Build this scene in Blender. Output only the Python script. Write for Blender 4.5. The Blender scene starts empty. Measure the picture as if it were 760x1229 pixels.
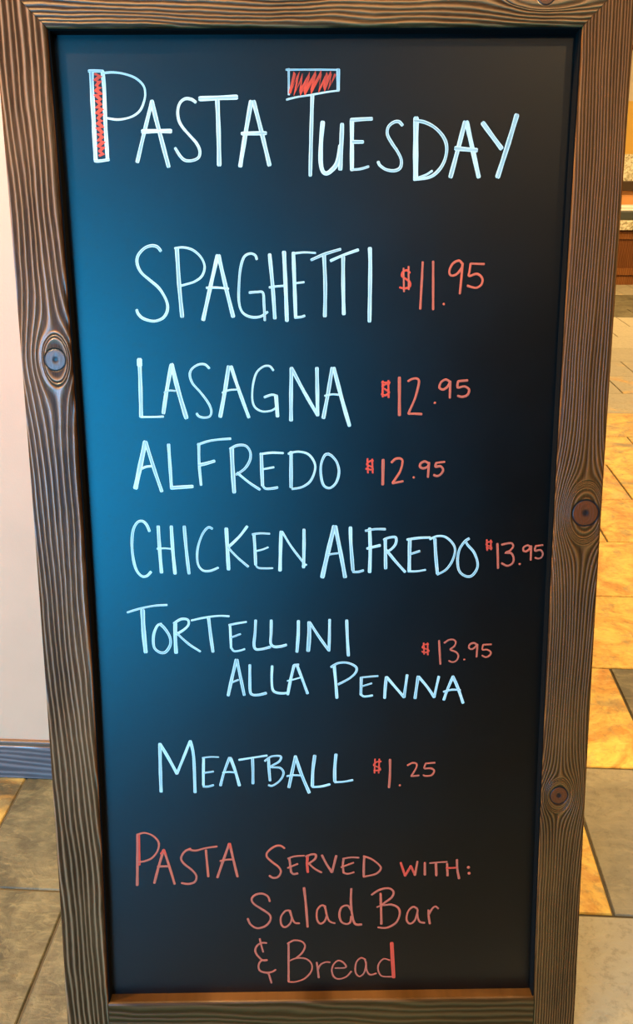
import bpy, bmesh, math, random
from mathutils import Vector, Matrix, Euler
random.seed(7)
scene = bpy.context.scene
COL = scene.collection

# ------------------------------------------------------------------ camera
FPX, CX, CY = 1010.0, 380.0, 614.5
CAM_H = 1.30
PITCH, ROLL, CYAW = 0.40452, -0.00442, 0.05971
CAM_R = Matrix.Rotation(CYAW, 3, 'Z') @ Matrix.Rotation(math.pi/2 - PITCH, 3, 'X') @ Matrix.Rotation(ROLL, 3, 'Z')
CAM_P = Vector((0, 0, CAM_H))
cam = bpy.data.cameras.new('camera')
cam.sensor_fit = 'VERTICAL'; cam.sensor_height = 24.0; cam.lens = FPX/1229*24.0
cam.clip_start = 0.02; cam.clip_end = 100
cam_o = bpy.data.objects.new('camera', cam); COL.objects.link(cam_o)
cam_o.matrix_world = Matrix.Translation(CAM_P) @ CAM_R.to_4x4()
scene.camera = cam_o

# ------------------------------------------------------------------ world, daylight, exposure
vs = scene.view_settings
vs.view_transform = 'Standard'; vs.look = 'None'; vs.gamma = 1.0; vs.use_curve_mapping = False
vs.exposure = 0.0
world = bpy.data.worlds.new('sky'); scene.world = world; world.use_nodes = True
bgn = world.node_tree.nodes['Background']
bgn.inputs[0].default_value = (0.16, 0.50, 1.0, 1); bgn.inputs[1].default_value = 1.0

# street-side windows behind the photographer: WIN = (x0, x1, z0, z1)
ROOM = dict(x0=-3.9, x1=5.6, y0=-2.7, y1=10.5, h=2.9)
WIN = (-3.60, -0.95, 0.28, 2.28)
def area(name, loc, rot, sx, sy, power, color):
    l = bpy.data.lights.new(name, 'AREA'); l.shape = 'RECTANGLE'; l.size = sx; l.size_y = sy
    l.energy = power; l.color = color
    o = bpy.data.objects.new(name, l); COL.objects.link(o); o.location = loc; o.rotation_euler = rot
    return o
area('window_daylight', ((WIN[0]+WIN[1])/2, ROOM['y0']-0.16, (WIN[2]+WIN[3])/2), (math.pi/2, 0, 0),
     WIN[1]-WIN[0], WIN[3]-WIN[2], 450, (0.01, 0.46, 1.0))

# ------------------------------------------------------------------ node helpers
def new_mat(name):
    m = bpy.data.materials.new(name); m.use_nodes = True
    nt = m.node_tree; b = nt.nodes['Principled BSDF']
    return m, nt, b
class NT:
    def __init__(s, nt): s.nt = nt
    def n(s, t, **kw):
        x = s.nt.nodes.new(t)
        for k, v in kw.items(): setattr(x, k, v)
        return x
    def put(s, sock, v):
        if isinstance(v, bpy.types.NodeSocket): s.nt.links.new(v, sock)
        elif v is not None: sock.default_value = v
    def m(s, op, a, b=None, c=None, clamp=False):
        x = s.n('ShaderNodeMath', operation=op, use_clamp=clamp)
        s.put(x.inputs[0], a)
        if b is not None: s.put(x.inputs[1], b)
        if c is not None: s.put(x.inputs[2], c)
        return x.outputs[0]
    def sep(s, v):
        x = s.n('ShaderNodeSeparateXYZ'); s.put(x.inputs[0], v); return x.outputs
    def comb(s, a, b, c):
        x = s.n('ShaderNodeCombineXYZ')
        for i, v in enumerate((a, b, c)): s.put(x.inputs[i], v)
        return x.outputs[0]
    def noise(s, vec, scale, detail=3, rough=0.5, dist=0.0):
        x = s.n('ShaderNodeTexNoise'); s.put(x.inputs['Vector'], vec)
        x.inputs['Scale'].default_value = scale; x.inputs['Detail'].default_value = detail
        x.inputs['Roughness'].default_value = rough; x.inputs['Distortion'].default_value = dist
        return x.outputs[0]
    def ramp(s, f, stops):
        x = s.n('ShaderNodeValToRGB'); s.put(x.inputs[0], f)
        e = x.color_ramp.elements
        while len(e) < len(stops): e.new(0.5)
        for el, (p, c) in zip(e, stops):
            el.position = p; el.color = (*c, 1) if len(c) == 3 else c
        return x.outputs[0]
    def mix(s, f, a, b):
        x = s.n('ShaderNodeMix', data_type='RGBA')
        s.put(x.inputs[0], f)
        s.put(x.inputs[6], a if isinstance(a, bpy.types.NodeSocket) else (*a, 1))
        s.put(x.inputs[7], b if isinstance(b, bpy.types.NodeSocket) else (*b, 1))
        return x.outputs[2]
    def sstep(s, v, a, b):
        x = s.n('ShaderNodeMapRange', interpolation_type='SMOOTHSTEP')
        s.put(x.inputs[0], v); x.inputs[1].default_value = a; x.inputs[2].default_value = b
        return x.outputs[0]
    def bump(s, h, strength, dist, bsdf):
        x = s.n('ShaderNodeBump'); s.put(x.inputs['Height'], h)
        x.inputs['Strength'].default_value = strength; x.inputs['Distance'].default_value = dist
        s.nt.links.new(x.outputs[0], bsdf.inputs['Normal'])
    def obj(s): return s.n('ShaderNodeTexCoord').outputs['Object']

def plain(name, col, rough=0.6, spec=0.5, metal=0.0, bumpn=None):
    m, nt, b = new_mat(name); g = NT(nt)
    v = g.noise(g.obj(), 9.0, 3)
    c2 = tuple(x*0.88 for x in col)
    nt.links.new(g.mix(v, c2, col), b.inputs['Base Color'])
    b.inputs['Roughness'].default_value = rough; b.inputs['Specular IOR Level'].default_value = spec
    b.inputs['Metallic'].default_value = metal
    if bumpn: g.bump(g.noise(g.obj(), bumpn[0], 4), bumpn[1], bumpn[2], b)
    return m

def emit(name, col, strength):
    m, nt, b = new_mat(name)
    b.inputs['Base Color'].default_value = (*col, 1)
    b.inputs['Emission Color'].default_value = (*col, 1); b.inputs['Emission Strength'].default_value = strength
    return m

def wood(name, across, along, freq, knots=(), skew=0.0, seed=0.0, dark=(0.045, 0.016, 0.004), light=(0.34, 0.17, 0.055),
         rough=0.40, sharp=2.5, bump=0.8, wander=0.008, knotcol=(0.16, 0.05, 0.015), ridge=0.8, gap=0.10, contrast=0.75):
    """Brushed softwood: growth lines are level sets of a flow field that parts round each knot; the raised lines are the polished ones."""
    m, nt, b = new_mat(name); g = NT(nt)
    o = g.sep(g.obj()); a0, b0 = o[across], o[along]
    lowv = g.comb(g.m('MULTIPLY', a0, 9.0), g.m('MULTIPLY', b0, 2.2), seed)
    low = g.m('SUBTRACT', g.noise(lowv, 1.0, 2), 0.5)
    midv = g.comb(g.m('MULTIPLY', a0, 30.0), g.m('MULTIPLY', b0, 11.0), seed+5)
    mid = g.m('SUBTRACT', g.noise(midv, 1.0, 3), 0.5)
    a = g.m('ADD', a0, g.m('MULTIPLY', low, wander*4))
    a = g.m('ADD', a, g.m('MULTIPLY', mid, wander*0.6))
    a = g.m('ADD', a, g.m('MULTIPLY', b0, skew))
    inside = None; core = None
    for (ka, kb, R, stretch) in knots:
        da = g.m('ADD', g.m('SUBTRACT', a0, ka), g.m('MULTIPLY', mid, R*0.5))
        db = g.m('MULTIPLY', g.m('SUBTRACT', b0, kb), stretch)
        r2 = g.m('ADD', g.m('MULTIPLY', da, da), g.m('MULTIPLY', db, db))
        Rb = R*1.30
        flow = g.m('SUBTRACT', a, g.m('DIVIDE', g.m('MULTIPLY', da, Rb*Rb*1.15), g.m('MAXIMUM', r2, Rb*Rb)))
        rr = g.m('SQRT', r2)
        ringa = g.m('ADD', ka, g.m('MULTIPLY', rr, 0.8))
        t = g.m('SUBTRACT', 1.0, g.sstep(g.m('DIVIDE', rr, Rb), 0.75, 1.15))
        a = g.m('ADD', g.m('MULTIPLY', flow, g.m('SUBTRACT', 1.0, t)), g.m('MULTIPLY', ringa, t))
        dk = g.m('SUBTRACT', a0, ka); dbk = g.m('SUBTRACT', b0, kb)
        rk = g.m('SQRT', g.m('ADD', g.m('MULTIPLY', dk, dk), g.m('MULTIPLY', dbk, dbk)))
        rk = g.m('ADD', rk, g.m('MULTIPLY', mid, R*0.22))
        q = g.m('DIVIDE', rk, R)
        ins = g.m('SUBTRACT', 1.0, g.sstep(q, 0.9, 1.04))
        ring = g.m('MULTIPLY', g.sstep(q, 0.84, 0.95), g.m('SUBTRACT', 1.0, g.sstep(q, 0.97, 1.08)))
        cc = g.m('MAXIMUM', ring, g.m('MULTIPLY', 0.8, g.m('SUBTRACT', 1.0, g.sstep(q, 0.05, 0.36))))
        inside = ins if inside is None else g.m('MAXIMUM', inside, ins)
        core = cc if core is None else g.m('MAXIMUM', core, cc)
    jit = g.noise(g.comb(g.m('MULTIPLY', a, freq*0.55), seed+1.7, g.m('MULTIPLY', b0, 0.6)), 1.0, 2)
    s = g.m('SINE', g.m('ADD', g.m('MULTIPLY', a, freq*2*math.pi), g.m('MULTIPLY', jit, 5.0)))
    prof = g.m('POWER', g.m('ADD', g.m('MULTIPLY', s, 0.5), 0.5), sharp)
    amp = g.noise(g.comb(g.m('MULTIPLY', a, freq*0.37), seed+3.1, g.m('MULTIPLY', b0, 2.5)), 1.0, 2)
    prof = g.m('MULTIPLY', prof, g.m('ADD', 0.45, g.m('MULTIPLY', amp, 1.1)), clamp=True)
    if inside is not None: prof = g.m('MULTIPLY', prof, g.m('SUBTRACT', 1.0, g.m('MULTIPLY', inside, 0.85)))
    fibv = g.comb(g.m('MULTIPLY', a0, 900.0), g.m('MULTIPLY', b0, 40.0), seed+2)
    fib = g.noise(fibv, 1.0, 3, 0.65)
    blot = g.noise(g.comb(g.m('MULTIPLY', a0, 14.0), g.m('MULTIPLY', b0, 5.0), seed+9), 1.0, 3)
    t = g.m('ADD', g.m('MULTIPLY', prof, contrast), g.m('MULTIPLY', g.m('SUBTRACT', fib, 0.5), 0.5))
    t = g.m('ADD', t, g.m('ADD', 0.06, g.m('MULTIPLY', g.m('SUBTRACT', blot, 0.5), 0.55)), clamp=True)
    col = g.mix(t, dark, light)
    h = g.m('ADD', prof, g.m('MULTIPLY', fib, 0.4))
    sp = g.m('ADD', gap, g.m('MULTIPLY', prof, ridge))
    if inside is not None:
        kc = g.mix(core, g.mix(fib, tuple(0.5*x for x in knotcol), knotcol), (0.012, 0.007, 0.006))
        col = g.mix(inside, col, kc)
        col = g.mix(g.m('MULTIPLY', core, 0.9), col, (0.012, 0.007, 0.006))
        h = g.m('SUBTRACT', h, g.m('MULTIPLY', core, 0.8))
        sp = g.m('MAXIMUM', sp, g.m('MULTIPLY', inside, 0.45))
    nt.links.new(col, b.inputs['Base Color'])
    nt.links.new(sp, b.inputs['Specular IOR Level'])
    b.inputs['Roughness'].default_value = rough
    g.bump(h, bump, 0.0014, b)
    return m

def slate(name, island=False):
    """Cleft slate: grey-green stone with ochre and rust patches; object colour red = how golden, green = tone."""
    m, nt, b = new_mat(name); g = NT(nt)
    geo = g.n('ShaderNodeNewGeometry')
    if island:
        rnd = geo.outputs['Random Per Island']
        gold = g.m('MULTIPLY', g.m('FRACT', g.m('MULTIPLY', rnd, 7.31)), 0.30); tone = g.m('MULTIPLY', g.m('FRACT', g.m('MULTIPLY', rnd, 3.77)), 0.04)
    else:
        oi = g.n('ShaderNodeObjectInfo')
        sc = g.n('ShaderNodeSeparateColor'); nt.links.new(oi.outputs['Color'], sc.inputs[0])
        gold, tone, rnd = sc.outputs[0], sc.outputs[1], oi.outputs['Random']
    p = g.sep(geo.outputs['Position'])
    off = g.m('MULTIPLY', rnd, 40.0)
    v = g.comb(g.m('ADD', p[0], off), p[1], off)
    n1 = g.noise(v, 3.6, 5, 0.6, 0.6); n2 = g.noise(v, 8.0, 6, 0.66, 0.9)
    n3 = g.noise(v, 60.0, 4, 0.7); n4 = g.noise(v, 16.0, 4, 0.6, 0.4)
    k = g.m('ADD', g.m('MULTIPLY', gold, 1.3), g.m('MULTIPLY', g.m('SUBTRACT', n1, 0.5), 1.7))
    f = g.sstep(k, 0.42, 0.82)
    st = g.noise(g.comb(g.m('MULTIPLY', g.m('ADD', p[0], g.m('MULTIPLY', n2, 0.08)), 26.0), g.m('MULTIPLY', p[1], 60.0), off), 1.0, 5, 0.7, 0.8)
    grey = g.mix(g.sstep(n2, 0.30, 0.70), (0.040, 0.038, 0.021), (0.155, 0.138, 0.076))
    grey = g.mix(g.m('MULTIPLY', g.sstep(st, 0.45, 0.72), 0.55), grey, (0.25, 0.22, 0.115))
    grey = g.mix(tone, grey, (0.46, 0.42, 0.29))
    ochre = g.mix(g.sstep(n2, 0.32, 0.66), (0.50, 0.23, 0.02), (0.80, 0.55, 0.10))
    ochre = g.mix(g.m('MULTIPLY', g.sstep(n4, 0.52, 0.70), 0.7), ochre, (0.33, 0.26, 0.11))
    ochre = g.mix(g.m('MULTIPLY', g.sstep(st, 0.50, 0.75), 0.4), ochre, (0.86, 0.68, 0.22))
    col = g.mix(f, grey, ochre)
    col = g.mix(g.m('MULTIPLY', g.m('SUBTRACT', 1.0, g.sstep(n3, 0.30, 0.52)), 0.35), col, (0.07, 0.06, 0.03))
    nt.links.new(col, b.inputs['Base Color'])
    nt.links.new(g.m('ADD', 0.40, g.m('MULTIPLY', n4, 0.25)), b.inputs['Roughness'])
    g.bump(g.m('ADD', g.m('MULTIPLY', n2, 1.0), g.m('ADD', g.m('MULTIPLY', n3, 0.2), g.m('MULTIPLY', st, 0.35))), 0.6, 0.006, b)
    return m

def marker(name, col, thin, rough=0.55):
    """Paint-marker line: u runs along the stroke, v across it; denser at its edges, streaky between."""
    m, nt, b = new_mat(name); g = NT(nt)
    uv = g.sep(g.n('ShaderNodeTexCoord').outputs['UV'])
    st = g.noise(g.comb(g.m('MULTIPLY', uv[0], 22.0), g.m('MULTIPLY', uv[1], 5.0), 0.0), 1.0, 3, 0.6)
    blot = g.noise(g.comb(g.m('MULTIPLY', uv[0], 9.0), 3.3, 0.0), 1.0, 2)
    e = g.m('MULTIPLY', g.m('ABSOLUTE', g.m('SUBTRACT', uv[1], 0.5)), 2.0)
    mid = g.m('SUBTRACT', 1.0, g.sstep(e, 0.35, 0.75))
    k = g.m('MULTIPLY', mid, g.sstep(g.m('ADD', g.m('MULTIPLY', st, 0.6), g.m('MULTIPLY', blot, 0.5)), 0.40, 0.66), clamp=True)
    nt.links.new(g.mix(k, col, thin), b.inputs['Base Color'])
    b.inputs['Roughness'].default_value = rough; b.inputs['Specular IOR Level'].default_value = 0.3
    return m

# ------------------------------------------------------------------ mesh helpers
def link(name, me, mat, parent=None):
    o = bpy.data.objects.new(name, me); COL.objects.link(o)
    if mat is not None and not me.materials: me.materials.append(mat)
    if parent is not None: o.parent = parent
    return o
def mesh(name, verts, faces):
    me = bpy.data.meshes.new(name); me.from_pydata([tuple(v) for v in verts], [], faces); me.update()
    return me
def box_bm(bm, lo, hi):
    vs_ = [bm.verts.new((x, y, z)) for z in (lo[2], hi[2]) for y in (lo[1], hi[1]) for x in (lo[0], hi[0])]
    for f in ((0, 2, 3, 1), (4, 5, 7, 6), (0, 1, 5, 4), (2, 6, 7, 3), (0, 4, 6, 2), (1, 3, 7, 5)):
        bm.faces.new([vs_[i] for i in f])
def boxes(name, lst, mat, parent=None, bevel=0.0, seg=2):
    bm = bmesh.new()
    for lo, hi in lst: box_bm(bm, lo, hi)
    if bevel:
        bmesh.ops.bevel(bm, geom=list(bm.edges), offset=bevel, segments=seg, affect='EDGES', profile=0.5)
    bmesh.ops.recalc_face_normals(bm, faces=list(bm.faces))
    me = bpy.data.meshes.new(name); bm.to_mesh(me); bm.free()
    return link(name, me, mat, parent)
def tag(o, label=None, cat=None, group=None, kind=None):
    for k, v in (('label', label), ('category', cat), ('group', group), ('kind', kind)):
        if v: o[k] = v
    return o
def struct(o, label=None):
    o['kind'] = 'structure'
    if label: o['label'] = label
    return o
def empty(name, loc, rot=(0, 0, 0)):
    o = bpy.data.objects.new(name, None); COL.objects.link(o)
    o.location = loc; o.rotation_euler = rot; o.empty_display_size = 0.1
    return o
def lathe(name, prof, mat, parent=None, seg=40, loc=(0, 0, 0)):
    vs_, fs = [], []
    for r, z in prof:
        for i in range(seg):
            t = 2*math.pi*i/seg; vs_.append((loc[0]+r*math.cos(t), loc[1]+r*math.sin(t), loc[2]+z))
    for j in range(len(prof)-1):
        for i in range(seg):
            k = (i+1) % seg
            fs.append((j*seg+i, j*seg+k, (j+1)*seg+k, (j+1)*seg+i))
    fs.append(tuple(range(seg))[::-1]); fs.append(tuple((len(prof)-1)*seg+i for i in range(seg)))
    me = mesh(name, vs_, fs)
    for p in me.polygons: p.use_smooth = True
    return link(name, me, mat, parent)

# ------------------------------------------------------------------ pixel helpers
def ray(px, py):
    return CAM_R @ Vector(((px-CX)/FPX, (CY-py)/FPX, -1.0))
def on_floor(px, py):
    d = ray(px, py); return CAM_P + d*(-CAM_H/d.z)

# ------------------------------------------------------------------ materials
M = {}
M['peach'] = plain('peach_paint', (0.93, 0.485, 0.28), 0.55, 0.3, bumpn=(260, 0.25, 0.0015))
M['gold_paint'] = plain('gold_paint', (0.90, 0.57, 0.11), 0.6, 0.3)
M['cream_paint'] = plain('cream_paint', (0.86, 0.76, 0.56), 0.6, 0.3)
M['walnut'] = wood('walnut_panelling', 0, 2, 40, (), 0.0, 8.0, (0.035, 0.02, 0.012), (0.07, 0.04, 0.02), 0.5, 1.4, 0.2)
M['ceiling'] = plain('ceiling_paint', (0.74, 0.68, 0.58), 0.8, 0.2)
M['grout'] = plain('grout', (0.10, 0.085, 0.055), 0.9, 0.2, bumpn=(300, 0.3, 0.001))
M['window_frame'] = plain('window_frame_paint', (0.07, 0.05, 0.04), 0.45)
M['slate'] = slate('slate_tile'); M['slate_field'] = slate('slate_field', True)
M['base_wood'] = wood('baseboard_wood', 2, 0, 70, (), 0.02, 3.0, (0.11, 0.08, 0.075), (0.24, 0.19, 0.18), 0.22, 1.6, 0.25, 0.012)
M['cab_wood'] = wood('cabinet_wood', 0, 2, 60, (), 0.0, 4.0, (0.17, 0.06, 0.014), (0.30, 0.12, 0.03), 0.35, 1.4, 0.2)
M['black'] = plain('rebate_shade_black', (0.006, 0.005, 0.004), 0.8, 0.06)  # near-black that stands in for shade inside the board's rebate
M['steel'] = plain('zinc_steel', (0.55, 0.55, 0.55), 0.35, 0.5, 1.0)
M['white_marker'] = marker('white_marker', (0.68, 0.82, 0.75), (0.27, 0.40, 0.39))
M['red_marker'] = marker('red_marker', (0.80, 0.13, 0.055), (0.50, 0.13, 0.08))
M['bright_red_marker'] = marker('bright_red_marker', (0.92, 0.075, 0.03), (0.72, 0.07, 0.035))

def chalkboard_mat():
    m, nt, b = new_mat('chalkboard_black'); g = NT(nt)
    n = g.noise(g.obj(), 7.0, 5, 0.6, 0.5)
    fine = g.noise(g.obj(), 420.0, 3, 0.7)
    nt.nodes.remove(b)
    dif = g.n('ShaderNodeBsdfDiffuse'); nt.links.new(g.mix(n, (0.0012, 0.0013, 0.0012), (0.0025, 0.0026, 0.0023)), dif.inputs['Color'])
    gls = g.n('ShaderNodeBsdfAnisotropic', distribution='BECKMANN')
    gls.inputs['Color'].default_value = (1, 1, 1, 1)
    nt.links.new(g.m('ADD', 0.40, g.m('MULTIPLY', n, 0.05)), gls.inputs['Roughness'])
    fr = g.n('ShaderNodeFresnel'); fr.inputs['IOR'].default_value = 1.62
    bp = g.n('ShaderNodeBump'); bp.inputs['Strength'].default_value = 0.06; bp.inputs['Distance'].default_value = 0.0006
    nt.links.new(fine, bp.inputs['Height'])
    nt.links.new(bp.outputs[0], gls.inputs['Normal'])
    ms = g.n('ShaderNodeMixShader'); nt.links.new(fr.outputs[0], ms.inputs[0])
    nt.links.new(dif.outputs[0], ms.inputs[1]); nt.links.new(gls.outputs[0], ms.inputs[2])
    nt.links.new(ms.outputs[0], nt.nodes['Material Output'].inputs[0])
    return m
M['chalkboard'] = chalkboard_mat()

# ================================================================== the room
R_ = ROOM
H_ = R_['h']
floor = struct(boxes('floor', [((R_['x0'], R_['y0'], -0.10), (R_['x1'], R_['y1'], -0.004))], M['grout']),
               'floor of square multicolour slate tiles in a running bond')
# slate tiles, running bond
PX, PY = 0.409, 0.4115
def tile_verts(w, d):
    g_, c = 0.0024, 0.0022
    def sq(i, z): return [(i, i, z), (w-i, i, z), (w-i, d-i, z), (i, d-i, z)]
    v = sq(g_, -0.012) + sq(g_, -0.0022) + sq(g_+c, 0.0)
    f = [(8, 9, 10, 11)]
    for a in (0, 4):
        for i in range(4):
            j = (i+1) % 4; f.append((a+i, a+j, a+4+j, a+4+i))
    return v, f
tv, tf = tile_verts(PX, PY)
tile_me = mesh('tile', tv, tf); tile_me.materials.append(M['slate'])
GOLD = {  # (row, column): (goldness, pale tone)
    (0, 0): (0.06, 0.34), (0, -1): (0.72, 0.1), (0, -3): (0.10, 0.02), (0, -4): (0.44, 0.0), (0, -2): (0.2, 0.2),
    (-1, -3): (0.15, 0.06), (-1, -4): (0.22, 0.0), (-1, -1): (0.2, 0.62), (-1, 0): (0.3, 0.4),
    (1, -1): (0.72, 0.1), (1, 0): (0.05, 0.05), (2, 0): (1.0, 0.2), (2, 1): (0.9, 0.2), (3, 0): (0.66, 0.35), (3, 1): (0.6, 0.3),
    (4, 0): (0.7, 0.2), (4, 1): (0.74, 0.1), (5, 0): (0.62, 0.35), (5, 1): (0.56, 0.2), (6, 1): (0.66, 0.3), (6, 2): (0.6, 0.2),
    (7, 1): (0.58, 0.3), (7, 2): (0.72, 0.3)}
spots, rest = [], []
for r in range(-10, 23):
    ph = 0.478 if r % 2 == 0 else 0.682
    y = 1.166 + PY*r
    for c in range(-12, 14):
        x = ph + PX*c
        if x + PX < R_['x0'] or x > R_['x1'] or y + PY > R_['y1'] or y < R_['y0']: continue
        if x < R_['x0']+0.001 or x + PX > R_['x1']: continue
        xc, yc = x + PX/2, y + PY/2
        if yc < 1.55: seen = yc > 0.2 and -1.7 < xc < 1.9
        else: seen = 0.02 + 0.12*yc < xc < 0.42*yc + 0.9
        (spots if seen else rest).append((r, c, x, y))
spots.sort(key=lambda s: abs(s[3]) + abs(s[2]))
rest += spots[290:]; spots = spots[:290]
for (r, c, x, y) in spots:
    o = bpy.data.objects.new('tile', tile_me); COL.objects.link(o); o.parent = floor
    o.location = (x, y, random.uniform(-0.0009, 0.0004))
    if (r, c) in GOLD: gl, tn = GOLD[(r, c)]
    elif r < -1: gl, tn = random.choice((0.02, 0.06, 0.1, 0.16)), 0.0
    elif 15 <= r <= 17: gl, tn = 0.05, 0.02
    elif 12 <= r <= 14: gl, tn = 0.10, 0.95  # far rows: floor glare put into the pale tile tone
    elif r > 17: gl, tn = 0.3, 0.6
    elif 8 <= r <= 11: gl, tn = random.uniform(0.2, 0.4), 0.75
    else: gl, tn = random.choice((0.1, 0.2, 0.45, 0.65, 0.8)), random.uniform(0.05, 0.4)
    o.color = (gl, tn, 0, 1)
vv, ff = [], []
for (r, c, x, y) in rest:
    k = len(vv); vv += [(a+x, b_+y, z) for a, b_, z in tv]; ff += [tuple(i+k for i in f) for f in tf]
o = link('tile_field', mesh('tile_field', vv, ff), M['slate_field'], floor); o['kind'] = 'stuff'

struct(boxes('ceiling', [((R_['x0'], R_['y0'], H_), (R_['x1'], R_['y1'], H_+0.1))], M['ceiling']))
T = 0.15
struct(boxes('wall_left', [((R_['x0']-T, R_['y0'], -0.1), (R_['x0'], R_['y1'], H_))], M['peach']))
struct(boxes('wall_right', [((R_['x1'], R_['y0'], -0.1), (R_['x1']+T, R_['y1'], H_))], M['walnut']))
struct(boxes('wall_back', [((R_['x0']-T, R_['y1'], -0.1), (R_['x1']+T, R_['y1']+T, 1.80))], M['gold_paint']))
struct(boxes('wall_back_upper', [((R_['x0']-T, R_['y1'], 1.80), (R_['x1']+T, R_['y1']+T, H_))], M['cream_paint']))
struct(boxes('trim_1', [((R_['x0'], R_['y1']-0.03, 2.30), (R_['x1'], R_['y1'], 2.345))], M['cab_wood']))
x0, x1, z0, z1 = WIN; y0 = R_['y0']
struct(boxes('wall_front', [((R_['x0']-T, y0-T, -0.1), (x0, y0, H_)), ((x1, y0-T, -0.1), (R_['x1']+T, y0, H_)),
                            ((x0, y0-T, -0.1), (x1, y0, z0)), ((x0, y0-T, z1), (x1, y0, H_))], M['walnut']))
wf = 0.05
w1 = struct(boxes('window_1', [((x0, y0-0.1, z0), (x0+wf, y0-0.03, z1)), ((x1-wf, y0-0.1, z0), (x1, y0-0.03, z1)),
                               ((x0+wf, y0-0.1, z0), (x1-wf, y0-0.03, z0+wf)), ((x0+wf, y0-0.1, z1-wf), (x1-wf, y0-0.03, z1))], M['window_frame']))
xm = (x0+x1)/2
boxes('mullion', [((xm-0.025, y0-0.1, z0+wf), (xm+0.025, y0-0.03, z1-wf))], M['window_frame'], w1)
pm, pnt, pb = new_mat('window_glass')
gg = NT(pnt); tr = gg.n('ShaderNodeBsdfTransparent'); gl_ = gg.n('ShaderNodeBsdfGlossy'); gl_.inputs['Roughness'].default_value = 0.02
mx = gg.n('ShaderNodeMixShader'); mx.inputs[0].default_value = 0.06
pnt.links.new(tr.outputs[0], mx.inputs[1]); pnt.links.new(gl_.outputs[0], mx.inputs[2])
pnt.links.new(mx.outputs[0], pnt.nodes['Material Output'].inputs[0])
for a_, b_ in ((x0+wf, xm-0.025), (xm+0.025, x1-wf)):
    boxes('pane', [((a_, y0-0.068, z0+wf), (b_, y0-0.062, z1-wf))], pm, w1)

# partition wall behind the sign with its wooden baseboard
PWY, PWX = 1.485, 0.06
struct(boxes('wall_partition', [((R_['x0'], PWY, -0.1), (PWX, PWY+0.14, H_))], M['peach'], bevel=0.003))
bbm = boxes('baseboard_partition', [((R_['x0'], PWY-0.014, 0.0), (PWX+0.014, PWY-0.0005, 0.088)),
                                   ((PWX+0.0005, PWY-0.014, 0.0), (PWX+0.014, PWY+0.14, 0.088))], M['base_wood'], bevel=0.002)
struct(bbm, 'low varnished wooden baseboard along the peach wall')
cap = boxes('baseboard_cap', [((R_['x0'], PWY-0.010, 0.087), (PWX+0.010, PWY-0.0005, 0.099))], 
            plain('cap_wood', (0.16, 0.09, 0.05), 0.45), bbm, bevel=0.003)

# ================================================================== recessed ceiling lamps; wall washer and two before the board are added fill
LAMPS = [(1.6, 1.4, 62), (1.7, 3.0, 72), (-1.25, 1.0, 116), (3.1, 5.0, 60), (2.2, 7.6, 130), (4.2, 8.3, 60), (0.95, -1.15, 7), (-1.25, 0.40, 42), (1.3, 0.25, 18)]
PLACE = ['right beside the sandwich board', 'over the golden slate tiles', 'added to brighten the peach partition wall', 'halfway to the buffet counter',
         'over the buffet counter end', 'above the buffet counter far end', 'near the front window wall', 'added to light the board front from the window side', 'added to light the board front from the buffet side']
glow = emit('lamp_glow', (1.0, 0.72, 0.38), 9.0)
trimm = plain('lamp_trim', (0.8, 0.78, 0.72), 0.4)
for (lx, ly, pw), plc in zip(LAMPS, PLACE):
    e = empty('ceiling_light', (lx, ly, H_))
    tag(e, 'round recessed ceiling lamp with white ring ' + plc, 'ceiling light', 'recessed ceiling lamps')
    lathe('trim_ring', [(0.085, -0.002), (0.125, -0.002), (0.128, -0.008), (0.115, -0.016), (0.088, -0.014), (0.085, -0.002)], trimm, e)
    lathe('diffuser', [(0.02, -0.004), (0.086, -0.004), (0.086, -0.010), (0.02, -0.011)], glow, e)
    l = bpy.data.lights.new('lamp_light', 'AREA'); l.shape = 'DISK'; l.size = 0.16; l.energy = pw; l.color = (1.0, 0.64, 0.28)
    lo = bpy.data.objects.new('lamp_light', l); COL.objects.link(lo); lo.parent = e; lo.location = (0, 0, -0.02)

# ================================================================== the sandwich board
BX, BY, BZ, LEAN, BYAW, OPEN_H = -0.04922, 0.90083, 0.10612, 0.20977, 0.07033, 1.36519
W2 = 0.33; SW = 0.065; TH = 0.034
OFF = BZ/math.cos(LEAN)                       # board length below the opening's lower corners
BR = Matrix.Rotation(BYAW, 3, 'Z') @ Matrix.Rotation(-LEAN, 3, 'X')
BO = Vector((BX, BY, BZ)) - (BR @ Vector((0, 0, 1)))*OFF
board = empty('sandwich_board', BO); board.rotation_euler = BR.to_euler()
tag(board, 'tall menu sandwich board with brown wooden frame and black writing panel', 'sandwich board')
Z0 = OFF - 0.014; Z1 = OFF + OPEN_H           # opening bottom and top, in board coordinates
BINV = BR.transposed()
def to_board(px, py, depth):
    """Where the sight line through a photo pixel meets the board plane at this depth (board coordinates)."""
    o = BINV @ (CAM_P - BO); d = BINV @ ray(px, py)
    t = (depth - o.y)/d.y
    p = o + d*t
    return p.x, p.z
BOWI = {-1: 0.0065, 1: 0.0052}; BOWO = {-1: 0.0042, 1: 0.0050}
def bow(z, k):
    t = max(0.0, min(1.0, (z - Z0)/(Z1 - Z0))); return k*4*t*(1-t)
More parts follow.
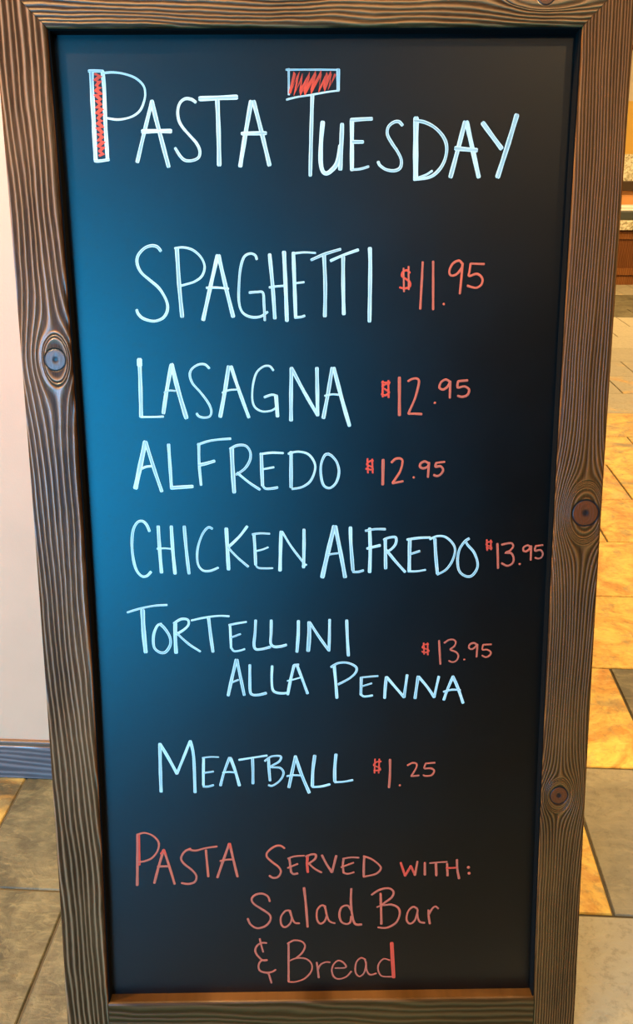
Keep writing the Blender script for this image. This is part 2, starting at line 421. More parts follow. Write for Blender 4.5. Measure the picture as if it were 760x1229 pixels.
def sweep(name, xl, xr, ya, yb, zlo, zhi, mat, parent, seg=28, r=0.0035):
    """A board on edge: xl(z), xr(z) are its sides, zlo(x,y), zhi(x,y) its end cuts; arrises eased by r."""
    vs_, fs = [], []
    for i in range(seg+1):
        t = i/seg
        zm = zlo(0.5*(xl(0)+xr(0)), ya)*(1-t) + zhi(0.5*(xl(1)+xr(1)), ya)*t
        a, b_ = xl(zm), xr(zm)
        k = r*0.3
        for (x, y) in ((a, ya+r), (a+k, ya+k), (a+r, ya), (b_-r, ya), (b_-k, ya+k), (b_, ya+r), (b_, yb), (a, yb)):
            vs_.append((x, y, zlo(x, y)*(1-t) + zhi(x, y)*t))
    for i in range(seg):
        for j in range(8):
            k = (j+1) % 8; fs.append((i*8+j, i*8+k, (i+1)*8+k, (i+1)*8+j))
    fs.append(tuple(range(8))[::-1]); fs.append(tuple(seg*8+j for j in range(8)))
    return link(name, mesh(name, vs_, fs), mat, parent)

kl = to_board(66.5, 432, 0); kr = to_board(703, 616, 0); kr2 = to_board(671, 955, 0)
M['stile_l'] = wood('frame_wood_a', 0, 2, 132, [(kl[0], kl[1], 0.0145, 0.55)], 0.028, 1.0, light=(0.40, 0.18, 0.07), sharp=2.6, bump=0.9, wander=0.007,
                    rough=0.34, ridge=0.85, knotcol=(0.20, 0.13, 0.10))
M['stile_r'] = wood('frame_wood_b', 0, 2, 265, [(kr[0], kr[1], 0.019, 0.6), (kr2[0], kr2[1], 0.014, 0.7)], -0.006, 11.0, light=(0.36, 0.122, 0.022), sharp=1.5,
                    bump=0.45, wander=0.004, ridge=0.28, gap=0.08, contrast=0.52, knotcol=(0.20, 0.045, 0.008))
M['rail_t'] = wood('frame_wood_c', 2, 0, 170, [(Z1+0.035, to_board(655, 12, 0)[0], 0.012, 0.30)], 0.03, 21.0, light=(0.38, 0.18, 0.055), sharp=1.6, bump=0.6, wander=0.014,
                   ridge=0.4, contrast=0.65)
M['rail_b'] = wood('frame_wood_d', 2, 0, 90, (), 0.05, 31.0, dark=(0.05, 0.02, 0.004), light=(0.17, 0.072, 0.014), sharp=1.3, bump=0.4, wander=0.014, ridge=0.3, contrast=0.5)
tanl = math.tan(LEAN)
def foot(x, y): return y*tanl
for s in (-1, 1):
    inn = lambda z, s=s: s*(W2 - bow(z, BOWI[s])); out = lambda z, s=s: s*(W2 + SW - bow(z, BOWO[s]))
    xl, xr = (out, inn) if s < 0 else (inn, out)
    sweep('stile', xl, xr, 0, TH, foot, lambda x, y: Z1 + max(0.0, min(SW, abs(x) - W2)) - 0.0003, M['stile_l'] if s < 0 else M['stile_r'], board)
    # black strip added on the inner side to paint the rebate's shade
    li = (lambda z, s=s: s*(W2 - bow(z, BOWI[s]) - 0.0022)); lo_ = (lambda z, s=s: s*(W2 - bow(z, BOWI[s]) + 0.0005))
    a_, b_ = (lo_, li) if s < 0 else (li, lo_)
    sweep('rebate_shade_strip', a_, b_, 0.004, 0.021, lambda x, y: Z0, lambda x, y: Z1, M['black'], board, r=0.0006)
def rail(name, zl, zh, mitre, mat):
    n = 24; vs_, fs = [], []
    r = 0.0035; k = r*0.3
    prof = ((zl, r), (zl+k, k), (zl+r, 0), (zh-r, 0), (zh-k, k), (zh, r), (zh, TH), (zl, TH))
    for i in range(n+1):
        t = i/n
        for z, y in prof:
            w = W2 - 0.0004 + (z - zl if mitre else 0)
            vs_.append((-w + 2*w*t, y, z))
    for i in range(n):
        for j in range(8):
            q = (j+1) % 8; fs.append((i*8+j, (i+1)*8+j, (i+1)*8+q, i*8+q))
    fs.append(tuple(range(8))); fs.append(tuple(n*8+j for j in range(8))[::-1])
    return link(name, mesh(name, vs_, fs), mat, board)
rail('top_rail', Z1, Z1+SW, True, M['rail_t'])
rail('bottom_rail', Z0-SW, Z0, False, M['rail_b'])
boxes('rebate_shade_strip', [((-W2, 0.004, Z1-0.002), (W2, 0.021, Z1+0.0004))], M['black'], board)  # painted shade strip along the underside of the top rail
DEP = 0.0200
panel = boxes('writing_panel', [((-W2-0.012, DEP, Z0-0.012), (W2+0.012, DEP+0.006, Z1+0.012))], M['chalkboard'], board)
panel['label'] = 'satin black writing panel'

# rear prop frame, hinged under the top rail
A2 = LEAN + math.radians(8.2)
hz, hy = Z1+SW-0.012, TH+0.004
def prop(pt):          # (x, depth, distance down the prop) -> board coordinates
    x, y, s_ = pt
    return (x, hy + s_*math.sin(A2) + y*math.cos(A2), hz - s_*math.cos(A2) + y*math.sin(A2))
wz = lambda p: (BO + BR @ Vector(p)).z
LP = 1.0
while wz(prop((0, 0.0, LP))) > 0.006: LP += 0.002
def propbox(name, lo, hi, mat):
    bm = bmesh.new(); box_bm(bm, lo, hi)
    for v in bm.verts: v.co = prop(v.co)
    bmesh.ops.recalc_face_normals(bm, faces=list(bm.faces))
    me = bpy.data.meshes.new(name); bm.to_mesh(me); bm.free(); return link(name, me, mat, board)
for s in (-1, 1):
    propbox('rear_leg', (s*0.36-0.03, 0, 0.0), (s*0.36+0.03, 0.026, LP), M['stile_r'])
propbox('rear_rail', (-0.33, 0, 0.0), (0.33, 0.026, 0.06), M['rail_b'])
propbox('rear_rail', (-0.33, 0, LP-0.16), (0.33, 0.026, LP-0.10), M['rail_b'])
propbox('rear_panel', (-0.33, 0.010, 0.06), (0.33, 0.016, LP-0.16), M['chalkboard'])
for s in (-1, 1):
    boxes('hinge', [((s*0.24-0.035, TH-0.001, hz+0.002), (s*0.24+0.035, TH+0.008, hz+0.011))], M['steel'], board, bevel=0.001)

# ------------------------------------------------------------------ handwriting
def catmull(pts, n=7):
    P = [pts[0]] + list(pts) + [pts[-1]]; out = []
    for i in range(1, len(P)-2):
        p0, p1, p2, p3 = P[i-1], P[i], P[i+1], P[i+2]
        for k in range(n):
            t = k/n
            out.append(tuple(0.5*(2*p1[a] + (p2[a]-p0[a])*t + (2*p0[a]-5*p1[a]+4*p2[a]-p3[a])*t*t + (3*p1[a]-p0[a]-3*p2[a]+p3[a])*t**3) for a in (0, 1)))
    out.append(pts[-1]); return out
def mpp(x, y):        # metres on the panel for one photo pixel there
    return 1.08*(to_board(x+1, y, DEP)[0] - to_board(x, y, DEP)[0])
class Word:
    def __init__(s): s.v = []; s.f = []; s.uv = []; s.k = 0; s.idx = []
    def ribbon(s, pts, w, mi):
        """pts in photo pixels, w = line width in metres"""
        P = [Vector(to_board(x, y, DEP)) for x, y in pts]
        Q = [P[0]]
        for p in P[1:]:
            if (p - Q[-1]).length > 1e-5: Q.append(p)
        P = Q
        if len(P) < 2: return
        d0 = (P[0]-P[1]).normalized(); d1 = (P[-1]-P[-2]).normalized()
        ext = w*0.30
        P = [P[0]+d0*ext] + P + [P[-1]+d1*ext]
        s.k += 1
        yy = DEP - 0.00035 - 0.000035*s.k
        base = len(s.v); L = 0.0; off = random.uniform(0, 9)
        n = len(P)
        for i, p in enumerate(P):
            a = P[max(i-1, 0)]; b_ = P[min(i+1, n-1)]
            t = (b_-a).normalized(); nn = Vector((-t.y, t.x))
            if 0 < i < n-1:
                e1 = (P[i]-P[i-1]).normalized(); c = max(0.5, abs(nn.dot(Vector((-e1.y, e1.x)))))
            else: c = 1
            if i: L += (P[i]-P[i-1]).length
            ww = w*0.5*(0.62 if i in (0, n-1) else 1.0)/c * (1 + 0.07*math.sin(L*160+off))
            for j, q in enumerate((-1, 0, 1)):
                u = p + nn*ww*q
                s.v.append((u.x, yy - (0.0001 if q == 0 else 0), u.y)); s.uv.append((L+off, 0.5+0.5*q))
        for i in range(n-1):
            for j in (0, 1):
                a = base+i*3+j; s.f.append((a, a+1, a+4, a+3)); s.idx.append(mi)
    def dot(s, x, y, r, mi):
        cx, cz = to_board(x, y, DEP); s.k += 1; yy = DEP-0.00035-0.000035*s.k; base = len(s.v)
        s.v.append((cx, yy-0.0003, cz)); s.uv.append((0, 0))
        for i in range(12):
            t = 2*math.pi*i/12; s.v.append((cx+r*math.cos(t), yy, cz+r*math.sin(t))); s.uv.append((0, 0))
        for i in range(12): s.f.append((base, base+1+i, base+1+(i+1) % 12)); s.idx.append(mi)
    def build(s, name, mats, label):
        me = mesh(name, s.v, s.f)
        for m in mats: me.materials.append(m)
        uvl = me.uv_layers.new(name='UVMap')
        for p in me.polygons:
            p.material_index = s.idx[p.index]
            for li in p.loop_indices: uvl.data[li].uv = s.uv[me.loops[li].vertex_index]
        bm = bmesh.new(); bm.from_mesh(me)
        for f in bm.faces:
            if f.normal.y > 0: f.normal_flip()
        bm.to_mesh(me); bm.free()
        o = link(name, me, None, panel); o['label'] = label; return o
def write(name, label, colour, parts):
    """parts: list of (x0, y0, zoom, text); a line of text = kind width x,y x,y ...; kind l straight, c curved, d dot, R/r bright red."""
    w = Word()
    mats = [M['white_marker'] if colour == 'w' else M['red_marker'], M['bright_red_marker']]
    for (x0, y0, zoom, txt) in parts:
        for ln in txt.strip().splitlines():
            for st in ln.split(';'):
                tk = st.split()
                if not tk: continue
                kind, wd = tk[0], float(tk[1])
                pts = [tuple(float(q) for q in p.split(',')) for p in tk[2:]]
                pts = [(x0+x/zoom, y0+y/zoom) for x, y in pts]
                mi = 1 if kind in 'RC' else 0
                if kind == 'd': w.dot(pts[0][0], pts[0][1], wd/zoom*mpp(*pts[0]), mi); continue
                if kind in 'cC': pts = catmull(pts)
                elif kind == 'l' and len(pts) > 2: pts = catmull(pts, 4)
                w.ribbon(pts, wd/zoom*mpp(*pts[0]), mi)
    w.build(name, mats, label)

zig = 'R 12 ' + ' '.join('%g,%g' % ((77 if i % 2 == 0 else 98) + i*0.70 + 3*math.sin(i*2.1), 76 + i*13.2 + 5*math.sin(i*3.7)) for i in range(31))
write('written_word', 'white hand-lettered PASTA with its tall P filled red', 'w', [(95, 70, 4, '''
l 19 59,64 62,150 70,300 80,490; l 13 47,62 80,61 114,62; l 17 113,65 121,150 124,250 129,360 137,488; l 13 76,492 95,494 143,487
''' + zig + '''
c 9.5 115,72 160,68 215,75 270,95 308,130 318,170 310,215 290,255 250,282 190,295 135,288
l 16 350,206 314,353 280,498; l 18 350,206 372,300 430,520; l 18 304,352 372,350 441,350
c 12.5 560,212 540,198 510,195 485,215 474,255 480,300 500,335 535,375 565,410 580,445 575,475 550,490 515,492 490,475 462,432
'''), (230, 70, 4, '''
l 20 40,195 130,191 217,187; l 19 124,205 130,350 133,513
l 19 286,208 258,370 234,518; l 18 298,208 335,350 374,513; l 16 242,362 300,361 357,360
''')])
write('written_word', 'white hand-lettered TUESDAY with a red-hatched box capping the T', 'w', [(330, 70, 7.6, '''
l 15 102,105 350,104 590,106; l 17 127,97 127,220 128,333; l 29 578,104 578,200 578,292; c 15 107,378 200,355 330,335 480,308 585,295
R 23 137,316 182,132 152,300 215,140 182,322 252,160 227,322 318,150 267,322 375,135 327,308 425,130 397,303 480,140 447,283 515,130 497,268 550,150
'''), (230, 70, 4, 'l 16 580,180 575,350 570,563'), (360, 120, 4, '''
c 19 110,107 102,200 100,290 108,338 126,353 150,340 180,300 194,220; l 18 203,117 199,220 194,333
l 18 250,97 250,220 250,336; l 16 246,97 300,93 345,91; l 15 255,202 303,202; c 10 250,335 290,332 330,320
c 13 492,122 475,105 450,108 425,130 420,165 440,205 470,250 487,290 482,325 455,340 415,335 385,315 376,298
'''), (470, 120, 4, '''
l 23 118,88 116,230 116,374; c 14 112,100 160,108 210,135 250,180 265,230 255,290 225,340 180,372 108,381; l 9 130,372 165,360 195,341
l 19 352,107 318,240 283,370; l 20 360,107 385,220 418,370; l 19 307,233 360,238 408,242
l 20 438,112 480,170 527,233; l 21 601,74 560,210 509,370
''')])
write('written_word', 'white hand-lettered SPAGHETTI', 'w', [(155, 285, 4, '''
c 12.5 152,65 135,45 105,40 70,55 42,90 40,130 60,170 100,205 145,245 178,300 185,345 165,385 120,402 70,390 45,368 37,348
l 17 230,57 240,220 255,380; c 10 220,52 260,48 305,60 345,95 363,140 350,185 315,212 275,225 248,232
l 17 425,87 390,240 356,395; l 17 430,87 465,240 500,380; l 10 372,242 425,241 477,246
c 11 613,105 605,85 580,78 552,95 535,150 528,230 528,310 545,360 585,382 630,380 665,358; c 11 578,265 615,262 643,266 648,320 652,398
'''), (290, 285, 4, '''
l 16 135,82 150,240 160,388; l 17 204,70 212,240 218,400; l 10 134,240 170,235 205,232
l 16 249,74 255,240 260,382; l 9 245,78 300,72 355,75; l 9 260,220 300,215; l 11 256,384 285,382 303,376
l 12 335,108 400,80 475,57; l 16 396,87 402,230 400,378
l 12 428,112 490,85 560,60; l 16 488,94 488,230 491,368
l 17 616,52 618,150 614,403
''')])
write('written_price', 'red hand-written price $11.95', 'r', [(440, 290, 4, '''
C 9 208,150 195,138 175,145 170,165 190,180 208,195 208,215 185,225 160,220; l 8 178,128 180,240; l 8 202,120 203,230
l 10 270,98 265,200 258,323; l 10 320,95 320,210 320,326; d 5.5 371,300
c 10 462,110 445,92 415,105 398,140 405,162 430,158 455,130 462,105; l 10 462,105 455,180 448,250
l 9 565,108 500,106; c 10 500,106 495,140 493,165 530,155 555,175 552,205 525,222 485,212
''')])
write('written_word', 'white hand-lettered LASAGNA', 'w', [(155, 420, 4, '''
l 17 50,47 55,180 58,320; l 22 50,46 51,75; l 9 58,322 110,322 165,320
l 17 203,72 180,200 165,303; l 19 205,70 235,190 275,326; c 8 170,205 195,195 222,197
c 10 385,88 365,70 335,70 303,90 292,120 305,160 340,200 378,250 395,290 388,318 360,325 335,318 325,305
l 17 478,80 460,200 438,320; l 15 490,80 530,200 575,323; c 8 448,205 480,193 525,190
c 9 693,98 675,78 645,80 612,110 595,170 592,235 605,275 640,295 680,292 703,280; l 10 650,227 685,215 710,220; l 17 706,220 713,318
'''), (280, 430, 4, '''
l 16 280,47 278,170 278,298; l 15 280,47 340,160 405,273; l 16 402,47 404,160 405,273
l 16 475,47 455,170 433,286; l 17 483,47 520,190 558,323; c 9 440,180 475,173 505,175
''')])
write('written_price', 'red hand-written price $12.95 with thick large dollar sign', 'r', [(430, 430, 4, '''
R 9 118,110 118,185; R 9 145,108 146,188; C 9 150,122 130,125 118,140 140,155 148,165 130,178 112,172; R 7 113,116 153,116
l 13 198,92 198,180 198,273; c 10 240,110 258,100 280,97 292,110 285,150 270,200 245,256 244,266; l 10 243,267 270,266 305,268
d 5.5 368,214; c 10 440,112 420,102 398,115 390,140 408,150 430,135 442,110; l 10 442,110 440,190
l 10 525,106 480,110; c 10 480,110 478,140 510,135 532,150 525,175 500,185 478,180
''')])
write('written_word', 'white hand-lettered ALFREDO on a line of its own', 'w', [(150, 515, 4, '''
l 21 98,62 75,170 51,283; l 15 100,62 140,190 177,298; c 10 80,190 105,180 130,178
l 14 210,74 215,150 224,283; l 15 222,282 325,275
l 12 355,70 357,170 366,268; c 10 350,75 400,58 450,50 508,46; l 14 356,172 390,165 430,153
l 18 513,94 518,200 525,303; c 11 505,95 540,78 580,80 602,110 600,150 575,190 535,218; l 11 540,210 595,255 648,290
'''), (280, 515, 4, '''
l 15 135,117 138,200 141,270; l 10 130,120 185,113 240,115; l 9 145,192 195,183; c 11 141,268 155,285 185,285 213,280
l 15 278,110 278,200 278,278; c 10 265,118 310,108 360,120 390,160 392,200 370,250 330,278 283,287
c 11 462,120 440,125 422,170 422,225 435,270 465,282 495,255 508,205 498,160 475,130 455,118
''')])
write('written_price', 'red hand-written price $12.95, the smaller one', 'r', [(410, 530, 4, '''
R 8 125,82 127,150; R 8 147,85 150,150; C 8 152,92 135,95 122,110 145,122 150,135 125,132 117,130
l 13 200,87 199,150 198,206; c 10 240,100 260,83 285,82 293,100 280,145 246,197; l 10 245,200 295,190; d 5.5 347,172
c 10 418,105 400,95 380,105 378,122 395,128 415,118 420,100; l 10 420,100 415,170
l 9 495,97 455,102; c 10 455,102 452,120 475,118 488,135 478,155 460,165 443,160
''')])
write('written_word', 'white hand-lettered CHICKEN in streaky thin paint', 'w', [(145, 615, 4, '''
c 12 138,90 125,60 105,42 80,48 60,85 54,150 60,220 75,275 100,305 125,305 145,285
l 15 180,67 187,180 196,288; l 15 243,67 250,180 261,293; l 8 175,174 210,172 245,175
l 14 305,67 315,180 328,293
c 10 440,78 420,72 395,100 375,150 367,200 372,250 395,278 430,280 468,265
l 16 507,77 512,170 518,273; l 12 607,67 570,115 515,168; l 10 515,168 560,215 612,260
l 13 640,107 645,180 648,250; l 9 632,105 670,100 715,102; l 8 650,185 680,178 708,167; c 8 648,248 660,265 695,268 730,267
'''), (270, 615, 4, '''
l 15 270,92 267,190 265,278; l 10 275,92 320,165 385,250; l 14 380,82 380,170 378,263; l 8 372,258 392,250
''')])
write('written_word', 'white hand-lettered ALFREDO following the word CHICKEN', 'w', [(270, 615, 4, '''
l 19 525,67 495,190 468,310; l 17 530,67 555,190 577,310; c 9 497,202 525,198 550,195
l 15 603,72 605,150 615,278; l 10 615,285 640,285 665,278
'''), (400, 615, 4, '''
l 15 175,77 178,180 175,286; l 10 155,88 200,80 250,80; l 12 163,173 195,165 225,158
l 14 250,127 251,200 252,268; c 11 243,130 270,120 300,120 300,150 280,175 255,190; l 12 255,180 300,235 345,285
l 15 368,127 366,200 365,278; l 11 355,130 410,122 465,120; l 10 370,200 415,185; l 9 360,282 400,282 443,275
l 14 488,127 492,200 500,293; c 10 465,128 500,113 540,118 575,150 585,185 570,235 540,275 500,297
c 11 652,125 630,140 605,180 597,230 605,280 635,305 665,303 690,270 692,235 675,190 645,155 635,135
''')])
write('written_price', 'red hand-written price $13.95 touching the frame side', 'r', [(560, 630, 6.3333, '''
R 12 155,112 158,193; R 12 185,115 187,188; C 10 195,130 165,130 150,150 185,165 190,180 150,170
l 16 235,142 238,235 240,328; c 14 268,150 310,140 345,140 355,165 330,195 300,210 340,215 358,250 350,290 310,310 268,290; d 8 405,297
c 14 490,170 465,155 435,170 433,195 455,200 480,180 492,160; l 14 492,160 488,266
l 12 580,152 525,160; c 13 525,160 522,195 560,190 580,215 570,245 545,255 522,248
''')])
write('written_word', 'white hand-lettered TORTELLINI', 'w', [(145, 715, 4, '''
c 9 32,80 90,62 160,48 222,44; l 19 105,70 110,170 120,270
c 12 195,135 175,145 158,190 160,245 185,270 215,270 238,235 235,195 210,155 188,135
l 16 262,132 262,200 266,273; c 11 255,132 290,112 322,115 325,140 300,165 265,185; l 10 270,180 325,230 382,267
l 9 340,118 400,105 470,96 520,98; l 14 422,107 432,190 443,268
l 11 525,142 528,200 530,250; l 9 520,140 560,132 603,125; l 8 530,200 575,183; c 9 530,248 545,265 575,262 595,255
'''), (290, 725, 4, '''
c 12 68,77 65,140 60,190 68,215 100,215 138,205; c 12 143,77 142,140 140,185 155,203 185,203 215,195
l 14 273,80 272,150 266,228; l 17 325,87 325,150 320,223; l 12 328,88 375,160 418,220; l 12 423,74 422,150 420,223; l 13 505,77 508,160 513,246
''')])
write('written_word', 'white hand-lettered ALLA', 'w', [(255, 780, 4, '''
l 14 115,47 95,130 76,218; l 13 118,47 135,130 153,216; l 8 95,155 125,143
c 12 180,72 180,140 182,200 195,215 225,215 258,207; c 11 287,77 285,140 290,190 310,205 340,208 360,205
l 13 392,74 375,145 362,213; l 12 405,70 430,135 457,208; l 10 393,72 414,70; c 7 360,148 395,140 430,130
''')])
write('written_word', 'white hand-lettered PENNA', 'w', [(390, 785, 4, '''
l 13 45,57 52,130 58,210; c 10 30,62 65,43 110,42 148,60 150,85 120,115 65,145
l 12 175,112 174,150 173,195; l 8 175,112 215,108 255,105; l 8 175,155 225,140; c 10 173,193 190,203 228,198
l 13 295,110 290,160 287,210; l 12 297,110 340,160 380,206; l 12 395,100 388,150 380,206
l 13 448,107 440,160 433,211; l 12 450,108 490,155 525,206; l 11 547,107 536,155 525,206
l 12 615,107 590,165 571,218; l 13 615,107 640,165 663,233; l 9 570,180 610,170 650,172
''')])
write('written_price', 'red hand-written price $13.95 above the word PENNA', 'r', [(490, 755, 6.3333, '''
R 11 118,105 122,190; R 11 148,105 150,195; C 10 155,115 125,118 108,140 150,155 155,170 125,178 105,170
l 14 235,87 240,180 245,266; c 12 275,105 310,82 345,80 362,100 350,130 322,155 365,175 382,205 365,240 335,250 310,240; d 7 427,231
c 13 525,120 500,105 470,115 462,140 480,152 505,140 525,115; l 13 527,115 520,210
l 12 632,115 570,118; c 12 570,118 565,155 600,155 628,175 618,200 590,212 562,200
''')])
write('written_word', 'white hand-lettered MEATBALL', 'w', [(175, 875, 4, '''
l 14 68,70 70,180 74,300; l 14 70,72 110,140 150,213; l 12 150,213 180,140 213,57; l 13 214,57 230,130 237,303
l 12 278,140 277,205 277,268; l 7 272,138 310,133 350,134; l 8 280,210 325,203; l 9 276,275 300,275 325,268
l 11 400,142 375,210 359,270; l 13 408,140 430,200 450,270; l 9 398,138 411,138; l 8 370,208 400,205 435,208
l 9 448,147 510,137 582,126; l 12 513,142 515,200 515,260
l 12 590,142 592,190 597,246; c 9 572,152 605,130 648,130 640,155 600,180 645,185 662,210 645,245 610,270 590,268
'''), (320, 890, 3.4545, '''
l 12 120,60 105,130 93,188; l 12 120,60 145,135 177,210; l 7 85,142 115,138 150,140
l 12 200,57 192,120 190,183; l 9 190,187 225,185 262,176; l 12 288,52 283,110 283,163; l 8 283,167 320,165 357,158
''')])
write('written_price', 'red hand-written price $1.25', 'r', [(320, 890, 3.4545, '''
R 6 450,72 448,130; R 6 468,72 465,130; C 6 475,82 455,85 445,98 468,108 470,118 445,120
l 9 512,74 512,130 508,190; d 4.5 553,181; c 7 585,98 605,88 622,92 620,110 600,143; l 7 600,143 632,140
l 7 698,87 660,90; c 7 660,90 655,110 680,110 695,120 685,138 660,142 650,138
''')])
write('written_word', 'red hand-lettered PASTA', 'r', [(150, 990, 5.0667, '''
l 15 78,57 77,200 75,366; R 15 84,62 86,150 88,242; c 11 78,58 120,48 170,65 205,105 200,155 165,200 120,220 85,225
l 14 235,152 205,255 179,353; l 14 238,152 270,250 303,358; l 13 200,252 270,250; R 10 218,175 236,152 250,180
c 12 400,144 365,160 342,200 360,235 410,275 435,310 425,345 385,358 345,352; c 11 392,148 430,155 490,140 560,130; l 13 493,152 500,230 508,313
l 14 635,112 600,210 563,318; l 14 638,112 660,210 685,313; c 11 580,218 620,210 660,208; R 12 636,112 641,140
''')])
write('written_word', 'red hand-lettered SERVED', 'r', [(310, 1005, 5.0667, '''
c 12 160,65 135,50 100,55 60,85 52,115 80,145 125,180 138,210 120,240 90,245 68,232
l 13 190,127 195,170 200,210; l 10 180,128 220,115 280,110; l 11 180,185 240,160; c 12 199,208 215,222 240,218
R 15 300,112 297,160 302,210; c 12 290,115 325,102 350,105 345,130 305,160; l 11 310,160 345,190 385,212
l 13 388,107 415,160 448,210; l 13 475,110 462,160 450,210
l 12 520,127 515,170 520,215; l 10 515,128 565,120 612,122; l 10 505,180 545,165 580,152; c 11 520,213 545,220 582,210
l 13 645,114 642,180 642,233; c 11 640,112 690,130 735,165 745,190 715,220 640,238
''')])
write('written_word', 'red hand-lettered WITH and colon', 'r', [(440, 1015, 5.0667, '''
R 13 208,102 235,183; R 13 235,183 270,122; R 13 270,122 295,178; l 12 295,178 310,94
l 13 355,102 355,176; l 10 385,105 440,100 490,97; l 14 422,107 425,180; l 13 490,107 493,181; l 13 550,84 552,140 563,198; R 11 485,135 550,132
d 9 620,130; d 9 624,166
''')])
write('written_word', 'red hand-written Salad', 'r', [(290, 1055, 5.0667, '''
c 12 172,135 160,105 125,88 85,95 62,120 75,150 120,180 170,215 175,250 145,285 95,298 55,275 38,240
c 11 290,190 265,195 240,230 242,275 265,292 295,270 305,235 290,190; c 11 295,190 310,240 325,265 352,268
l 14 380,52 392,160 402,290
c 11 510,165 485,160 460,190 460,245 480,270 505,255 518,215 505,165; c 11 508,165 518,215 535,255 568,268
c 12 668,190 645,160 610,170 595,210 605,255 635,272 660,262 668,225; c 13 668,57 665,130 672,210 690,270 730,275
''')])
write('written_word', 'red hand-written Bar', 'r', [(420, 1055, 5.0667, '''
l 13 187,87 190,180 192,273; c 12 133,95 180,65 235,55 265,75 255,110 200,155 255,155 295,175 303,215 280,265 225,295 172,293; l 9 165,170 200,155
c 11 410,180 385,168 355,195 345,245 365,270 395,250 412,195; c 11 412,185 412,225 425,258 455,265
l 12 478,187 480,230 487,270; c 11 480,215 500,180 520,165 538,178
''')])
write('written_sign', 'red hand-written ampersand', 'r', [(290, 1115, 6.3333, '''
c 14 190,105 150,105 115,130 105,170 130,210 165,238 195,235; c 14 195,235 150,240 130,275 140,315 185,330 230,325 260,308; l 13 138,72 150,120 165,173; l 13 203,330 215,365 228,408
''')])
write('written_word', 'red hand-written Bread with a thick upright on the d', 'r', [(290, 1115, 6.3333, '''
l 15 358,107 358,250 358,398; c 13 350,110 400,85 460,95 483,130 460,180 415,220; c 12 365,240 420,220 490,225 533,265 530,320 480,375 410,400 358,400
l 14 572,252 580,310 587,368; c 12 580,310 600,270 640,250 672,252
'''), (370, 1115, 6.3333, '''
c 12 205,295 285,290 270,255 230,238 195,265 180,310 195,360 235,378 290,360 328,320
c 12 435,230 400,218 365,255 360,325 390,358 425,330 440,270 432,232; c 12 440,250 445,310 470,345 518,335
c 11 620,235 575,225 538,260 532,310 560,355 635,360; R 25 635,103 642,240 650,365
''')])

# ================================================================== buffet counter at the far end
CYF = 9.24; CXA, CXB = 1.75, 5.2
granite, gnt, gb = new_mat('speckled_granite'); g = NT(gnt)
sp = g.noise(g.obj(), 30.0, 5, 0.75, 0.6)
gnt.links.new(g.ramp(sp, [(0.36, (0.10, 0.085, 0.04)), (0.46, (0.55, 0.50, 0.30)), (0.58, (0.86, 0.82, 0.62))]), gb.inputs['Base Color'])
gb.inputs['Roughness'].default_value = 0.25
def zpix(py, y):      # height seen at image row py on a surface at distance y along the right-hand sight lines
    d = ray(752, py); return CAM_P.z + d.z*(y/d.y)
zc1 = zpix(265, CYF); zc0 = zpix(276, CYF)
BKY = CYF + 0.62
z_sh0, z_sh1 = zpix(229, BKY-0.09), zpix(217.5, BKY-0.09)
z_gr = zpix(185, BKY)
cnt = empty('buffet_counter', ((CXA+CXB)/2, CYF+0.3, 0))
tag(cnt, 'wooden buffet counter with speckled granite top and raised shelf', 'counter')
inv = Vector((-(CXA+CXB)/2, -(CYF+0.3), 0))
def cb(name, lst, mat, bevel=0.0, parent=None):
    l2 = [(tuple(Vector(a)+inv), tuple(Vector(b_)+inv)) for a, b_ in lst]
    return boxes(name, l2, mat, parent or cnt, bevel)
cb('cabinet_body', [((CXA, CYF+0.02, 0.07), (CXB, BKY, zc0))], M['cab_wood'])
cb('plinth', [((CXA+0.01, CYF+0.012, 0.0), (CXB-0.01, BKY, 0.085))], M['cab_wood'])
nd = 6; dw = (CXB-CXA)/nd
dark_cab = wood('cabinet_panel_wood', 0, 2, 60, (), 0.0, 6.0, (0.12, 0.04, 0.01), (0.20, 0.075, 0.02), 0.35, 1.4, 0.2)
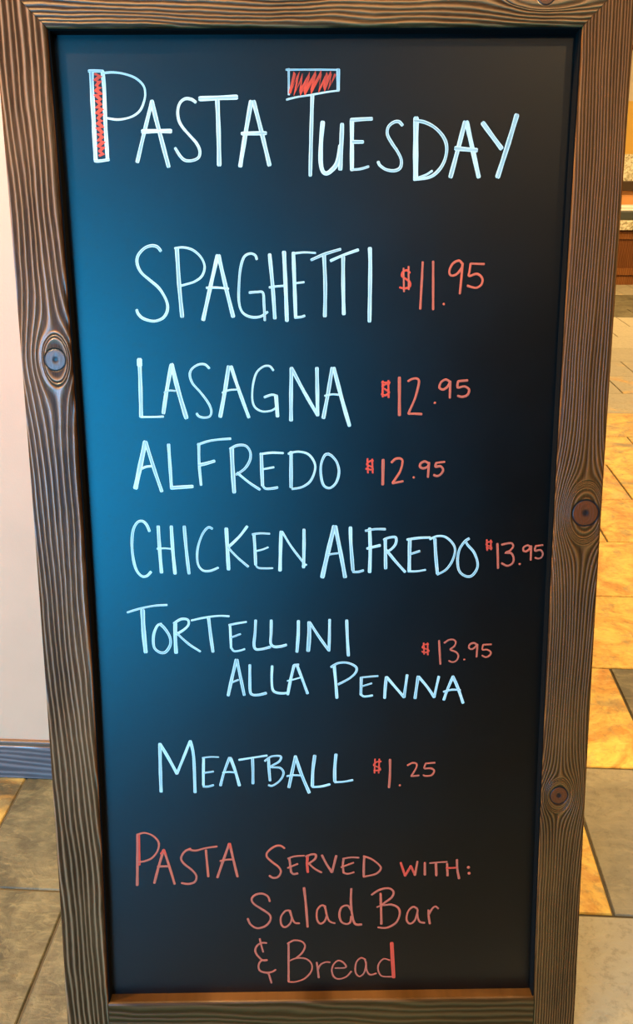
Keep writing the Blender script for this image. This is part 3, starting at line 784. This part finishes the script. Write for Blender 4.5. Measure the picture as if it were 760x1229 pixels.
for i in range(nd):
    a_, b_ = CXA+dw*i+0.01, CXA+dw*(i+1)-0.01
    zl, zh, st = 0.10, zc0-0.02, 0.07
    d_ = cb('cabinet_door', [((a_, CYF, zl), (a_+st, CYF+0.02, zh)), ((b_-st, CYF, zl), (b_, CYF+0.02, zh)),
                             ((a_+st, CYF, zl), (b_-st, CYF+0.02, zl+st)), ((a_+st, CYF, zh-st), (b_-st, CYF+0.02, zh))], M['cab_wood'])
    cb('door_panel', [((a_+st, CYF+0.012, zl+st), (b_-st, CYF+0.019, zh-st))], dark_cab, 0, d_)
    cb('door_knob', [((b_-0.045, CYF-0.022, zh-0.16), (b_-0.022, CYF, zh-0.137))], M['steel'], 0.005, d_)
cb('granite_top', [((CXA-0.02, CYF-0.03, zc0), (CXB+0.02, BKY, zc1))], granite, 0.004)
cb('back_panel', [((CXA, BKY-0.04, zc1), (CXB, BKY, z_sh0))], plain('orange_wood', (0.80, 0.38, 0.12), 0.5))
cb('raised_shelf', [((CXA-0.02, BKY-0.09, z_sh0), (CXB+0.02, BKY+0.12, z_sh1))], plain('dark_shelf_wood', (0.06, 0.035, 0.015), 0.4), 0.004)
cb('granite_upstand', [((CXA, BKY-0.02, z_sh1), (CXB, BKY+0.04, z_gr))], granite, 0.003)
for i, bx in enumerate((2.78, 3.75)):
    zt = zc1 + 0.0006
    bn = tag(boxes('storage_tub', [((bx-0.26, CYF+0.10, zt), (bx+0.26, CYF+0.40, zt+0.085))], plain('tub_grey', (0.055, 0.065, 0.06), 0.4), bevel=0.012),
             'dark grey tub on the granite buffet counter ' + ('beneath the white linen' if i == 0 else 'without linen'), 'tub')
tag(boxes('folded_linen', [((2.78-0.25, CYF+0.11, zc1+0.085), (2.78+0.25, CYF+0.39, zc1+0.108)), ((2.78-0.24, CYF+0.115, zc1+0.1075), (2.78+0.24, CYF+0.385, zc1+0.135))],
          plain('white_linen', (0.85, 0.86, 0.78), 0.8), bevel=0.008), 'white folded linen lying on a dark grey tub', 'linen')
